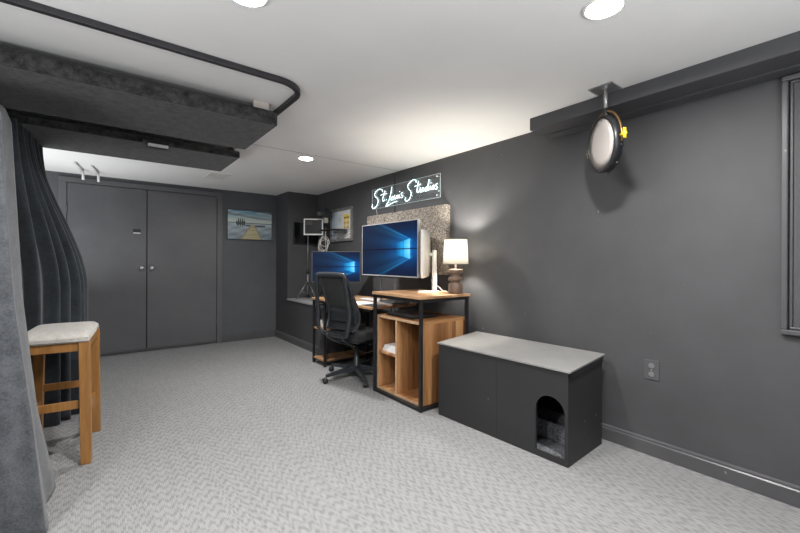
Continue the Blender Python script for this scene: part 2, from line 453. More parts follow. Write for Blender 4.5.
# ------------------------------------------------------------------ ceiling fittings
def downlight(x, y, label):
    t = thing('ceiling_downlight', label, 'downlight', (x, y, ZC), 0, 'recessed ceiling downlights')
    MB().lathe([(.081, 0), (.081, -.005), (.075, -.009), (.065, -.009), (.062, -.004), (.062, 0)], (x, y, ZC-.0005), 40, cap=False).build('trim_ring', M['white_plastic'], t)
    MB().lathe([(.062, -.0035), (.050, -.0045), (.0001, -.005)], (x, y, ZC-.0005), 40, cap=False).build('lens', M['led'], t)
downlight(1.595, .722, 'round white downlight in the ceiling nearest the hanging round light')
downlight(1.636, 3.624, 'small lit downlight in the ceiling near the ceiling joint and the neon sign')
downlight(.449, 1.53, 'downlight in the ceiling cut off by the top edge of the picture')
for x, y in ((-1.1, .6),):  # extra downlight out of view, added to brighten the room
    downlight(x, y, 'round white downlight added behind the camera as unseen fill light')

cv = thing('ceiling_vent', 'small white ceiling vent near the double doors', 'vent', (1.15, 5.08, ZC))
m = MB(); m.box(1.03, 1.27, 4.93, 4.955, ZC-.008, ZC-.0003); m.box(1.03, 1.27, 5.205, 5.23, ZC-.008, ZC-.0003); m.box(1.03, 1.055, 4.955, 5.205, ZC-.008, ZC-.0003); m.box(1.245, 1.27, 4.955, 5.205, ZC-.008, ZC-.0003)
m.build('frame', M['white_plastic'], cv, bev=.002)
for i in range(7): BX(1.056, 1.244, 4.965+i*.034, 4.987+i*.034, ZC-.006, ZC-.0003).build('louvre', M['white_plastic'], cv)

for i, (xa, ya, xb, yb) in enumerate(((-.19, 5.28, -.135, 5.68), (-.055, 5.36, .003, 5.72))):
    hk = thing('ceiling_hook', ('white ceiling hook above the doors, the one nearer the dark curtain', 'white ceiling hook above the doors, the one farther from the dark curtain')[i], 'hook', (xb, yb, ZC), 0, 'white hooks on the ceiling by the doors')
    MB().tube([(xa, ya, ZC-.014), (xb, yb, ZC-.014)], .0135, 8).build('arm', M['white_plastic'], hk)
    MB().tube([(xb, yb, ZC-.020), (xb+.004, yb+.006, ZC-.05), (xb+.006, yb+.006, ZC-.115)], .0135, 8).build('hook_end', M['white_plastic'], hk)

# curtain track on the ceiling, rounded corner
pts = [(-1.6, 2.12, 2.199), (.80, 2.12, 2.199)]
for k in range(1, 8):
    a = k/8*PI/2; pts.append((.80+.16*math.sin(a), 2.28-.16*math.cos(a), 2.199))
pts += [(.96, 2.28, 2.199), (.96, 4.15, 2.199)]
m = MB()
def rect_sweep(m, pts, wd, h):
    P = [Vector(p) for p in pts]; rings = []
    for i, p in enumerate(P):
        t = (P[min(i+1, len(P)-1)]-P[max(i-1, 0)]).normalized(); n = Vector((t.y, -t.x, 0))*wd/2; u = Vector((0, 0, h/2))
        rings.append([m.bm.verts.new(p+a) for a in (n-u, n+u, -n+u, -n-u)])
    for a, b in zip(rings, rings[1:]):
        for j in range(4): m.bm.faces.new((a[j], a[(j+1) % 4], b[(j+1) % 4], b[j]))
    m.bm.faces.new(rings[0][::-1]); m.bm.faces.new(rings[-1])
rect_sweep(m, pts, .030, .029)
tk = m.build('curtain_track', M['charcoal_track'], loc=(.3, 2.12, ZC), bev=.003)
tag(tk, 'charcoal curtain track with a rounded corner on the ceiling', 'curtain track')

# two felt covered acoustic clouds
def cloud(nm, x0, x1, y0, y1, z0, z1, label):
    t = thing(nm, label, 'acoustic panel', ((x0+x1)/2, (y0+y1)/2, z0), 0, 'felt covered ceiling panels')
    BX(x0, x1, y0, y1, z0, z1-.006).build('felt_body', M['felt_panel'], t, bev=.006, seg=2)
    BX(x0+.004, x1-.004, y0+.004, y1-.004, z1-.006, z1).build('backing_board', M['black_plastic'], t)
    for x in (x0+.1, x1-.03):
        for y in (y0+.04, y1-.06): MB().tube([(x, y, z1), (x, y, ZC-.0005)], .003, 6).build('hanger', M['silver'], t)
    return t
ca = cloud('ceiling_panel', -1.5, .925, 2.49, 3.19, 2.07, 2.160, 'dark grey felt ceiling panel nearer the rounded track corner')
cb = cloud('ceiling_panel', -1.5, .963, 3.472, 4.13, 2.07, 2.125, 'dark grey felt ceiling panel nearer the double doors')
m = MB(); m.box(.78, .88, 2.52, 2.528, 2.162, ZC-.001); m.build('bracket', simple('pale_bracket', (.66, .60, .55), .6, var=.15), ca)
sp = thing('clip_spotlight', 'small black fitting with a white face between the two felt ceiling panels', 'light', (.36, 3.42, 2.07))
BX(.26, .46, 3.385, 3.455, 2.066, 2.084).build('rail', M['black_plastic'], sp)
BX(.285, .425, 3.39, 3.445, 2.030, 2.066).build('housing', M['black_metal'], sp, bev=.003)
BX(.290, .420, 3.382, 3.3898, 2.030, 2.052).build('face', M['white_plastic'], sp)

# round light hanging in front of the soffit
rl = thing('hanging_round_light', 'round pale light in a black rim hanging from a steel ceiling plate', 'light', (2.355, 1.058, ZC))
c = Vector((2.385, 1.080, 1.893)); n = Vector((-.77, .63, -.05)).normalized()
BX(2.285, 2.430, .99, 1.125, ZC-.007, ZC-.0005).build('ceiling_plate', M['silver'], rl, bev=.001)
for dx in (-.055, .055):
    for dy in (-.05, .05): MB().lathe([(.007, 0), (.007, -.004)], (2.357+dx, 1.058+dy, ZC-.007), 10).build('bolt', M['grey_metal'], rl)
MB().tube([(2.365, 1.06, ZC-.007), (2.372, 1.06, 2.095)], .011, 12).build('rod', M['silver'], rl)
MB().tube([(2.372, 1.06, 2.098), (2.376, 1.06, 2.03)], .015, 12).build('swivel', M['black_plastic'], rl)
R = .164
MB().lathe([(R-.010, .008), (R-.009, .020), (R, .020), (R+.002, 0), (R, -.030), (R-.03, -.042), (.0001, -.046)], c, 48, n, cap=False).build('rim', M['black_plastic'], rl)
MB().lathe([(R-.0095, .012), (R*.6, .016), (.0001, .018)], c, 48, n).build('diffuser', M['diffuser'], rl)
up = (Vector((0, 0, 1))-n*n.z).normalized(); sd = n.cross(up)
for k in range(10):
    a = 2*PI*k/10; d = up*math.cos(a)+sd*math.sin(a)
    MB().tube([c+d*(R-.004)-n*.022, c+d*(R+.010)-n*.024], .009, 6).build('cooling_fin', M['black_plastic'], rl)
ring = [c-n*.01+(up*math.cos(a)+sd*math.sin(a))*(R+.022) for a in [PI/2*1.12-k/24*PI*1.12 for k in range(25)]]
m = MB(); m.tube(ring, .006, 8); m.build('yoke', M['bronze'], rl)
for sgn in (1, -1):
    p = c+sd*sgn*(R+.018)-n*.01
    m = MB(); m.tube([p, p+sd*sgn*.035], .012, 10)
    m.tube([p+sd*sgn*.03+up*.028, p+sd*sgn*.03-up*.028], .009, 8)
    m.build('knob', M['yellow'], rl)

# ------------------------------------------------------------------ curtains
def interp(tab, x):
    if x <= tab[0][0]: return tab[0][1]
    for (a, b), (c_, d) in zip(tab, tab[1:]):
        if x <= c_: return lerp(b, d, (x-a)/(c_-a))
    return tab[-1][1]
front_edge = [(0, -.177), (.51, -.222), (1.02, -.278), (1.66, -.314), (1.9, -.315)]
back_edge = [(0, -.178), (.42, -.250), (.98, -.304), (1.96, -.353), (2.1, -.36)]
def blanket(u, v):
    zt = 1.86+.10*sstep(.80, 1, u)
    z = .004+v*(zt-.004)
    xf, xb = interp(front_edge, z), interp(back_edge, z)
    if u < .78:
        d = (.78-u)*1.5
        y = 2.25+.03*math.sin(d*15)*sstep(0, .25, d)+.012*math.sin(d*37+2*v)*(1-.5*v)
        x = xf-d
        y += .05*math.exp(-(d/.05)**2)*0
    else:
        t = (u-.78)/.22
        x = lerp(xf, xb, t)-.028*math.sin(t*PI)*(.4+.6*v)+.016*math.sin(t*3*PI)*(1-v)*.6
        y = 2.25+.50*t
    k = sstep(.955, 1, v)                       # rolled over at the top
    return Vector((x-.02*k, y+.015*k, z-.012*k*k))
o = MB().grid(blanket, 110, 48).build('felt_curtain', M['felt_blanket'], loc=(-.7, 2.3, 0), solid=.012)
tag(o, 'heavy mid grey felt curtain hanging beside the wooden stool', 'curtain')
top = [(-1.0, 3.28), (-.50, 3.28), (-.42, 3.36), (-.385, 3.70), (-.36, 4.02), (-.40, 4.12), (-.75, 4.12)]
bot = [(-1.0, 3.62), (-.38, 3.62), (-.28, 3.68), (-.16, 3.84), (-.085, 4.05), (-.16, 4.20), (-.75, 4.25)]
def along(P, u):
    L = [math.dist(a, b) for a, b in zip(P, P[1:])]; s = u*sum(L)
    for (a, b), l in zip(zip(P, P[1:]), L):
        if s <= l: return (lerp(a[0], b[0], s/l), lerp(a[1], b[1], s/l))
        s -= l
    return P[-1]
def drape(u, v):
    z = .004+v*2.055
    f = sstep(.0, 1.0, 1-max(0, (z-.95)/1.12)) if z > .95 else 1.0
    a, b = along(top, u), along(bot, u)
    a2, b2 = along(top, min(1, u+.01)), along(bot, min(1, u+.01))
    x, y = lerp(a[0], b[0], f), lerp(a[1], b[1], f)
    tx, ty = lerp(a2[0], b2[0], f)-x, lerp(a2[1], b2[1], f)-y
    l = math.hypot(tx, ty) or 1
    amp = (.026+.016*(1-v))
    w_ = amp*math.sin(u*2*PI*18+1.1*math.sin(u*11))+.010*math.sin(u*2*PI*29+v*2.5)*(1-v*.5)
    return Vector((x+ty/l*w_, y-tx/l*w_, z))
o = MB().grid(drape, 260, 40).build('blackout_curtain', M['velvet'], loc=(-.4, 3.8, 0), solid=.006)
tag(o, 'blue black pleated curtain gathered behind the wooden stool', 'curtain')

# ------------------------------------------------------------------ bar stool
st = thing('bar_stool', 'honey wood bar stool with an oatmeal upholstered seat by the curtains', 'stool', (-.176, 3.185, 0), math.radians(-5))
hw, hd, zs = .142, .243, .712
def leg_m(sx, sy):
    s_, d_ = .024, .024
    cx, cy = sx*hw, sy*hd; k = .010
    q = lambda x, y, z, a: [(x-a, y-a, z), (x+a, y-a, z), (x+a, y+a, z), (x-a, y+a, z)]
    return MB().hexa(q(cx+sx*k, cy+sy*k, 0, .025), q(cx, cy, zs, .027))
for sx, sy in ((-1, -1), (1, -1), (1, 1), (-1, 1)):
    leg_m(sx, sy).build('leg', M['stool_wood'], st, local=True, bev=.003)
m = MB()
m.box(-hw+.024, hw-.024, -hd-.016, -hd+.010, .660, zs); m.box(-hw+.024, hw-.024, hd-.010, hd+.016, .660, zs)
m.box(-hw-.016, -hw+.010, -hd+.024, hd-.024, .660, zs); m.box(hw-.010, hw+.016, -hd+.024, hd-.024, .660, zs)
m.build('apron', M['stool_wood'], st, local=True, bev=.002)
for y in (-hd, hd): BX(-hw+.02, hw-.02, y-.011, y+.011, .325, .370).build('rail', M['stool_wood'], st, local=True, bev=.002)
for x in (-hw, hw): BX(x-.011, x+.011, -hd+.02, hd-.02, .235, .280).build('rail', M['stool_wood'], st, local=True, bev=.002)
def cushion(m, hx, hy, z0, z1, n=14, ov=.0):
    def f(u, v):
        a, b_ = u*2-1, v*2-1
        e = (1-abs(a)**8)*(1-abs(b_)**8)
        return Vector((a*hx, b_*hy, z1-.030+.030*max(0, e)**.35+.006*math.cos(b_*PI/2)*math.cos(a*PI/2)+.010*abs(a)**2*0))
    m.grid(f, n, n)
    k = [(-hx, -hy), (hx, -hy), (hx, hy), (-hx, hy)]
    m.hexa([(x*.985, y*.985, z0) for x, y in k], [(x*.998, y*.998, z1-.029) for x, y in k])
m = MB(); cushion(m, hw+.020, hd+.035, zs, .770, 20)
m.build('seat', M['linen'], st, local=True, bev=.006)
loop = [(x, y, zs+.010) for x, y in ((-hw-.020, -hd-.035), (hw+.020, -hd-.035), (hw+.020, hd+.035), (-hw-.020, hd+.035))]
MB().tube(loop, .004, 6, closed=True).build('piping', M['linen'], st, local=True)

# ------------------------------------------------------------------ tall desk with cube shelf
td = thing('tall_desk', 'tall wooden topped desk on a black steel frame beside the black wooden box', 'desk', (2.33, 2.63, 0))
TZ = .910
BX(1.985, 2.562, 2.277, 2.955, TZ-.022, TZ).build('tabletop', M['desktop'], td, bev=.002)
for x in (2.008, 2.535):
    for y in (2.298, 2.937): BX(x-.013, x+.013, y-.013, y+.013, 0, TZ-.0225).build('leg', M['black_metal'], td, bev=.002)
for nm, za, zb in (('apron_rail', TZ-.050, TZ-.0225), ('base_rail', .004, .030)):
    for y in (2.298, 2.937): BX(2.0215, 2.5215, y-.012, y+.012, za, zb).build(nm, M['black_metal'], td, bev=.002)
    for x in (2.008, 2.535): BX(x-.012, x+.012, 2.3115, 2.9235, za, zb).build(nm, M['black_metal'], td, bev=.002)

cs = thing('cube_shelf', 'brown striped wood cube shelf standing inside the tall desk frame', 'shelf', (2.33, 2.63, .031))
y0, y1, x0, x1, z0, z1 = 2.318, 2.921, 2.026, 2.555, .031, .702
t_ = .022; yd = 2.630
BX(x0, x1, y0, y0+t_, z0, z1-t_).build('side_panel', M['cube_side'], cs, bev=.001)
BX(x0, x1, y1-t_, y1, z0, z1-t_).build('side_panel', M['cube_side'], cs, bev=.001)
BX(x0, x1, y0, y1, z1-t_, z1).build('top_panel', M['cube_flat'], cs, bev=.001)
BX(x0, x1, y0+t_, y1-t_, z0, z0+t_).build('bottom_panel', M['cube_flat'], cs, bev=.001)
BX(x0, x1-.01, yd, yd+.020, z0+t_, z1-t_).build('divider', M['cube_side'], cs, bev=.001)
BX(x0+.002, x1-.01, yd+.020, y1-t_, .358, .378).build('shelf', M['cube_flat'], cs, bev=.001)
BX(x1-.009, x1, y0+t_, y1-t_, z0+t_, z1-t_).build('back_panel', M['cube_y'], cs)
m = MB(); e = .003; xf = x0-e
m.box(xf, x0-.0002, y0, y0+t_, z0, z1); m.box(xf, x0-.0002, y1-t_, y1, z0, z1); m.box(xf, x0-.0002, y0+t_, y1-t_, z1-t_, z1); m.box(xf, x0-.0002, y0+t_, y1-t_, z0, z0+t_)
m.box(xf, x0-.0002, yd, yd+.020, z0+t_, z1-t_)
m.build('edge_band', M['edge'], cs)
# things on and in it
for i in range(5):
    z = .379+i*.0105
    o = BX(2.05+.004*i, 2.30+.003*(i % 2), 2.672-.004*(i % 3), 2.880-.003*i, z, z+.0098).build('paper_pad', M['paper'], loc=(2.17, 2.78, z), bev=.001)
    tag(o, 'white pad of paper, %s in the small pile on the cube shelf' % ('at the bottom', 'second from the bottom', 'in the middle', 'second from the top', 'on top')[i], 'paper', 'paper pads in the cube shelf')
lp = thing('laptop', 'closed black laptop lying on the cube shelf under the tall desktop', 'laptop', (2.2, 2.68, .7025))
BX(2.07, 2.34, 2.47, 2.85, .7025, .720).build('base', M['black_plastic'], lp, bev=.004)
BX(2.072, 2.338, 2.472, 2.848, .7205, .729).build('lid', M['dark_grey'], lp, bev=.003)

# ------------------------------------------------------------------ lower desk
ld = thing('low_desk', 'low wooden topped desk with black steel legs and open shelves at one end', 'desk', (2.3, 3.6, 0))
BX(1.985, 2.600, 2.985, 4.228, .738, .760).build('tabletop', M['desktop'], ld, bev=.002)
for x in (2.008, 2.575):
    for y in (4.207, 3.928): BX(x-.0125, x+.0125, y-.0125, y+.0125, 0, .7375).build('leg', M['black_metal'], ld, bev=.002)
BX(2.5625, 2.5875, 2.992, 3.017, 0, .7375).build('leg', M['black_metal'], ld, bev=.002)
for x in (2.008, 2.575):
    for ya, yb in ((3.0175, 3.915), (3.941, 4.194)): BX(x-.011, x+.011, ya, yb, .712, .7375).build('apron_rail', M['black_metal'], ld, bev=.002)
for y in (4.207, 3.928):
    BX(2.021, 2.562, y-.011, y+.011, .712, .7375).build('apron_rail', M['black_metal'], ld, bev=.002)
    for z in (.055, .400): BX(2.021, 2.562, y-.009, y+.009, z-.018, z).build('shelf_rail', M['black_metal'], ld)
for z in (.0555, .4005): BX(2.001, 2.585, 3.942, 4.193, z, z+.018).build('shelf', M['desktop'], ld, bev=.001)

o = BX(2.03, 2.20, 3.00, 3.20, .7605, .766).build('writing_pad', M['dark_grey'], loc=(2.1, 3.1, .7605), bev=.001); tag(o, 'thin dark mat on the low desk next to the white sheet', 'desk mat')
o = BX(2.02, 2.24, 3.235, 3.50, .7605, .7622).build('paper_sheet', M['paper'], loc=(2.1, 3.35, .7605)); tag(o, 'white sheet of paper lying flat on the low desk', 'paper')
lt = thing('laptop', 'closed grey laptop on the low desk close to the tall desk frame', 'laptop', (2.35, 3.12, .7605))
BX(2.25, 2.47, 2.998, 3.22, .7605, .774).build('base', M['pale_grey'], lt, bev=.003)
BX(2.252, 2.468, 3.0, 3.218, .7745, .782).build('lid', M['dark_grey'], lt, bev=.003)
kb = thing('keyboard', 'pale keyboard lying behind the white sheet on the low desk', 'keyboard', (2.34, 3.46, .7605))
BX(2.29, 2.41, 3.27, 3.68, .7605, .772).build('case', M['pale_grey'], kb, bev=.003)
for i in range(5): BX(2.298+i*.0215, 2.315+i*.0215, 3.278, 3.672, .7722, .777).build('key_row', M['white_plastic'], kb)
o = BX(2.16, 2.36, 3.97, 4.065, .419, .640).build('document_box', M['paper'], loc=(2.26, 4.02, .419), bev=.002); tag(o, 'white document box standing on the open shelf of the low desk', 'box')
m = MB(); m.lathe([(.028, 0), (.030, .004), (.030, .085), (.027, .092)], (2.07, 4.11, .4190), 20)
o = m.build('white_jar', M['white_plastic'], loc=(2.07, 4.11, .419)); tag(o, 'small white jar on the open shelf below the headphones', 'jar')
# headphones hung from a hook under the desktop
hp = thing('headphones', 'black headphones hanging under the end of the low desk', 'headphones', (2.06, 4.07, .51))
cx, cy = 2.055, 4.075; ax = Vector((.70, -.55, 0)).normalized()
arc = [Vector((cx, cy, .60))+ax*(.063*math.cos(a))+Vector((0, 0, .085*math.sin(a))) for a in [(-.25+k/20*1.5)*PI for k in range(21)]]
MB().tube(arc, .009, 8).build('headband', M['black_plastic'], hp)
for sgn in (-1, 1):
    p = Vector((cx, cy, .548))+ax*sgn*.040
    MB().lathe([(.024, -.016), (.036, -.012), (.038, .004), (.030, .016), (.0001, .018)], p, 20, ax*sgn).build('ear_cup', M['black_plastic'], hp)
MB().tube([(cx, cy, .7115), (cx, cy, .670), (cx+.02, cy, .665)], .004, 6).build('hook', M['grey_metal'], hp)
# dark computer tower and cables below
pc = thing('computer_tower', 'black computer case on the carpet under the low desk', 'computer', (2.38, 3.085, 0))
BX(2.22, 2.54, 3.02, 3.15, .012, .44).build('case', M['black_plastic'], pc, bev=.004)
BX(2.212, 2.2195, 3.03, 3.14, .03, .42).build('front_panel', M['dark_grey'], pc, bev=.002)
for x in (2.25, 2.51):
    for y in (3.04, 3.13): MB().lathe([(.010, 0), (.010, .0118)], (x, y, 0), 12).build('foot', M['black_plastic'], pc)
pa = smooth_path([(2.45, 3.92, .14), (2.3, 3.80, .19), (2.22, 3.70, .26), (2.32, 3.6, .18), (2.45, 3.5, .20), (2.5, 3.34, .05), (2.56, 3.30, .006)], 8)
o = MB().tube(pa, .005, 6).build('power_cable', M['tan_cable'], loc=(2.4, 3.7, .1)); tag(o, 'pale tangled cable hanging under the low desk', 'cable')
pa = smooth_path([(2.58, 3.45, .71), (2.59, 3.50, .4), (2.5, 3.42, .25), (2.56, 3.35, .12), (2.48, 3.3, .02), (2.4, 3.42, .006)], 8)
o = MB().tube(pa, .006, 6).build('power_cable', M['black_cable'], loc=(2.5, 3.4, .1)); tag(o, 'black cable dropping from the low desk to the carpet', 'cable')

# ------------------------------------------------------------------ screens
def wallpaper(u, v):
    x, y = u, v-.5
    g = math.exp(-((x-.84)**2/.045+y*y/.045)); g2 = math.exp(-((x-.78)**2/.16+y*y/.09))
    c = [.0005, .006+.06*g+.012*g2, .026+.22*g+.05*g2]
    if x < .92:
        th = y/(1.16-x); at = math.exp(-max(0, .74-x)*3.6)
        for c0, wd, a in ((.62, .035, .26), (.50, .09, .12), (-.62, .035, .26), (-.50, .09, .12), (.22, .14, .10), (-.22, .14, .10)):
            k = a*math.exp(-((th-c0)/wd)**2)*at
            c[0] += .03*k; c[1] += .50*k; c[2] += 1.1*k
    h = lerp(.13, .20, (x-.67)/.22)
    if .66 < x < .895 and abs(y) < h:
        k = sstep(.55, .90, x)*sstep(h, h-.025, abs(y))*(1-sstep(.880, .895, x))
        if abs(x-.775) < .006: k *= .6
        k *= k*(.75+.25*math.cos(y/h*1.5)); c[0] += .20*k*k*k; c[1] += .52*k; c[2] += .85*k
    if abs(y) < .008: c = [q*.2 for q in c]
    return c
def screen_thing(nm, label, loc, c0, c1, z0, z1, depth, back_m, bez=.010):
    """flat monitor between floor points c0 (left in view) and c1, facing the camera side"""
    t = thing(nm, label, 'monitor', loc)
    a, b_ = Vector((c0[0], c0[1], 0)), Vector((c1[0], c1[1], 0)); e = (b_-a); L = e.length; e.normalize()
    back = Vector((-e.y, e.x, 0))
    if back.dot(a) < 0: back = -back
    o_ = lambda s_, d, z: a+e*s_+back*d+Vector((0, 0, z))
    def slab(s0, s1, d0, d1, za, zb):
        return MB().hexa([o_(s0, d0, za), o_(s1, d0, za), o_(s1, d1, za), o_(s0, d1, za)], [o_(s0, d0, zb), o_(s1, d0, zb), o_(s1, d1, zb), o_(s0, d1, zb)])
    slab(0, L, .002, depth, z0, z1).build('housing', back_m, t, bev=.003)
    m = MB()
    for s0, s1, za, zb in ((0, L, z0, z0+bez*1.4), (0, L, z1-bez, z1), (0, bez, z0+bez*1.4, z1-bez), (L-bez, L, z0+bez*1.4, z1-bez)):
        v0 = [o_(s0, -.003, za), o_(s1, -.003, za), o_(s1, .0018, za), o_(s0, .0018, za)]
        m.hexa(v0, [p+Vector((0, 0, zb-za)) for p in v0])
    m.build('bezel', back_m if back_m is not M['warm_white'] else M['pale_grey'], t)
    image_panel('screen', o_(bez, -.0005, z0+bez*1.4), e*(L-2*bez), Vector((0, 0, z1-z0-2.4*bez)), 150, 84, wallpaper, M['screen'], t)
    return t, o_, slab, L
# big screen above the desks
tv, o_, slab, L = screen_thing('large_monitor', 'largest flat monitor with a blue light beam picture in front of the speckled acoustic panel', (2.3, 3.1, .7605), (2.250, 3.541), (2.255, 2.625), 1.040, 1.568, .024, M['pale_grey'], .007)
slab(L*.25, L*.75, .0245, .060, 1.15, 1.45).build('back_box', M['dark_grey'], tv, bev=.006)
for y in (2.998, 3.235):
    BX(2.282, 2.298, y, y+.016, .788, 1.12).build('post', M['grey_metal'], tv)
    BX(2.262, 2.46, y-.012, y+.028, .7825, .788).build('foot', M['grey_metal'], tv)
# far monitor turned to the chair
m2, o_, slab, L = screen_thing('small_monitor', 'smaller flat monitor with a blue light beam picture standing behind the office chair', (2.30, 4.15, .7605), (2.008, 4.269), (2.462, 3.914), .935, 1.302, .030, M['dark_grey'], .006)
slab(L*.45, L*.55, .031, .055, .775, 1.15).build('stand_post', M['grey_metal'], m2)
slab(L*.34, L*.66, -.06, .11, .7605, .7745).build('stand_foot', M['grey_metal'], m2, bev=.003)
# white monitor seen from behind its side, on the tall desk
wm = thing('white_monitor', 'white monitor turned away on a white stand beside the table lamp', 'monitor', (2.42, 2.60, TZ))
p0 = Vector((2.226, 2.545, 0)); dr = Vector((.718, .696, 0)); bk = Vector((.696, -.718, 0))
def shell(m, prof, zc):
    """prof: list of (distance along, thickness front, thickness back, half height)"""
    rings = []
    for s_, f_, b_, h in prof:
        q = p0+dr*s_
        ring = []
        for k in range(16):
            a = 2*PI*k/16; cx_, cz_ = math.cos(a), math.sin(a)
            sx_ = math.copysign(abs(cx_)**.35, cx_); sz_ = math.copysign(abs(cz_)**.35, cz_)
            ring.append(m.bm.verts.new(q+bk*(b_*sx_ if sx_ > 0 else f_*sx_)+Vector((0, 0, zc+h*sz_))))
        rings.append(ring)
    for a_, b2 in zip(rings, rings[1:]):
        for j in range(16):
            f = m.bm.faces.new((a_[j], a_[(j+1) % 16], b2[(j+1) % 16], b2[j])); f.smooth = True
    m.bm.faces.new(rings[0][::-1]); m.bm.faces.new(rings[-1])
m = MB(); shell(m, [(0, .008, .012, .215), (.03, .010, .030, .217), (.15, .010, .052, .217), (.40, .010, .056, .215), (.52, .010, .045, .200), (.56, .008, .012, .190)], 1.255)
m.build('housing', M['warm_white'], wm)
m = MB(); m.hexa([p0+dr*.01-bk*.0115+Vector((0, 0, 1.05)), p0+dr*.55-bk*.0115+Vector((0, 0, 1.05)), p0+dr*.55-bk*.0105+Vector((0, 0, 1.05)), p0+dr*.01-bk*.0105+Vector((0, 0, 1.05))],
                 [p0+dr*.01-bk*.0115+Vector((0, 0, 1.46)), p0+dr*.55-bk*.0115+Vector((0, 0, 1.46)), p0+dr*.55-bk*.0105+Vector((0, 0, 1.46)), p0+dr*.01-bk*.0105+Vector((0, 0, 1.46))])
m.build('screen', M['black_plastic'], wm)
pp = Vector((2.425, 2.570, 0))
qc = p0+dr*.20+bk*.052
m = MB(); m.hexa([(2.400, 2.572, TZ+.011), (2.440, 2.572, TZ+.011), (2.440, 2.600, TZ+.011), (2.400, 2.600, TZ+.011)], [(2.403, 2.574, 1.292), (2.437, 2.574, 1.292), (2.437, 2.598, 1.292), (2.403, 2.598, 1.292)])
m.build('stand_post', M['warm_white'], wm, bev=.003)
m = MB(); m.tube([Vector((qc.x-.01, qc.y+.01, 1.252)), Vector((2.420, 2.598, 1.252))], .017, 10); m.build('arm', M['warm_white'], wm)
m = MB(); m.hexa([(2.23, 2.60, TZ+.0005), (2.37, 2.495, TZ+.0005), (2.49, 2.60, TZ+.0005), (2.34, 2.71, TZ+.0005)], [(2.23, 2.60, TZ+.011), (2.37, 2.495, TZ+.011), (2.49, 2.60, TZ+.011), (2.34, 2.71, TZ+.011)])
m.build('stand_foot', M['warm_white'], wm, bev=.003)
pa = smooth_path([(2.50, 2.70, 1.03), (2.50, 2.71, .99), (2.51, 2.68, .97), (2.525, 2.64, .95), (2.535, 2.60, .917), (2.545, 2.56, .9145)], 8)
o = MB().tube(pa, .0035, 6).build('monitor_cable', M['white_cable'], loc=(2.45, 2.66, TZ)); tag(o, 'thin white cable looping behind the white monitor stand', 'cable')

# ------------------------------------------------------------------ table lamp
LX, LY = 2.478, 2.378
la = thing('table_lamp', 'lit table lamp with a cream shade on a turned brown wood base', 'lamp', (LX, LY, TZ))
MB().lathe([(.060, 0), (.062, .004), (.062, .082), (.058, .086), (.058, .0862), (.042, .092), (.040, .108), (.040, .1085), (.061, .112), (.062, .114), (.062, .138), (.061, .140), (.044, .148), (.041, .156), (.041, .164), (.043, .170), (.062, .180), (.063, .182), (.063, .207), (.061, .212), (.0001, .213)], (LX, LY, TZ+.0005), 40).build('base', M['lamp_wood'], la)
MB().tube([(LX, LY, TZ+.213), (LX, LY, TZ+.354)], .008, 12).build('stem', M['silver'], la)
MB().lathe([(.0001, -.030), (.018, -.026), (.028, -.005), (.026, .015), (.0001, .032)], (LX, LY, TZ+.385), 20).build('bulb', M['bulb'], la)
sh = MB().lathe([(.110, 0), (.099, .212)], (LX, LY, TZ+.258), 48, cap=False).build('shade', M['shade'], la, solid=.0015)
for z, r in ((TZ+.258, .1105), (TZ+.470, .0995)):
    MB().tube([(LX+r*math.cos(a), LY+r*math.sin(a), z) for a in [2*PI*k/40 for k in range(40)]], .0022, 6, closed=True).build('shade_hem', M['linen'], sh)
for k in range(3):
    a = k*2*PI/3; MB().tube([(LX+.008*math.cos(a), LY+.008*math.sin(a), TZ+.29), (LX+.107*math.cos(a), LY+.107*math.sin(a), TZ+.266)], .0018, 5).build('spoke', M['silver'], la)

# ------------------------------------------------------------------ neon sign and acoustic panel
ap = BX(2.640, XR-.0005, 2.664, 4.045, 1.060, 1.742).build('hanging_acoustic_panel', M['acoustic'], loc=(XR, 3.36, 1.06), bev=.004)
tag(ap, 'speckled taupe acoustic panel on the wall behind the large monitor', 'acoustic panel')
ns = thing('neon_sign', 'white neon script sign on a clear acrylic sheet above the acoustic panel', 'sign', (XR, 3.38, 1.82))
ya, yb, za, zb = 3.975, 2.776, 1.826, 2.060
BX(2.668, 2.672, yb, ya, za, zb).build('acrylic_sheet', M['acrylic'], ns)
m = MB()
for q in ((yb-.002, ya+.002, za-.003, za), (yb-.002, ya+.002, zb, zb+.003), (yb-.003, yb, za, zb), (ya, ya+.003, za, zb)): m.box(2.6675, 2.6725, *q)
m.build('edge', M['acrylic_edge'], ns)
for y in (ya-.06, yb+.04):
    for z in (za+.022, zb-.022):
        MB().tube([(XR-.0005, y, z), (2.660, y, z)], .007, 10).build('standoff', M['silver'], ns)
def nz(px, py):
    u = (px-110)/603.0; u_ = u
    top_ = 275-160*u; h = lerp(165, 210, u)
    v = (py-top_)/h
    # undo the foreshortening along the wall
    yy = 1/(1/ya+(1/yb-1/ya)*u_)
    return Vector((2.660, yy, lerp(zb, za, v)))
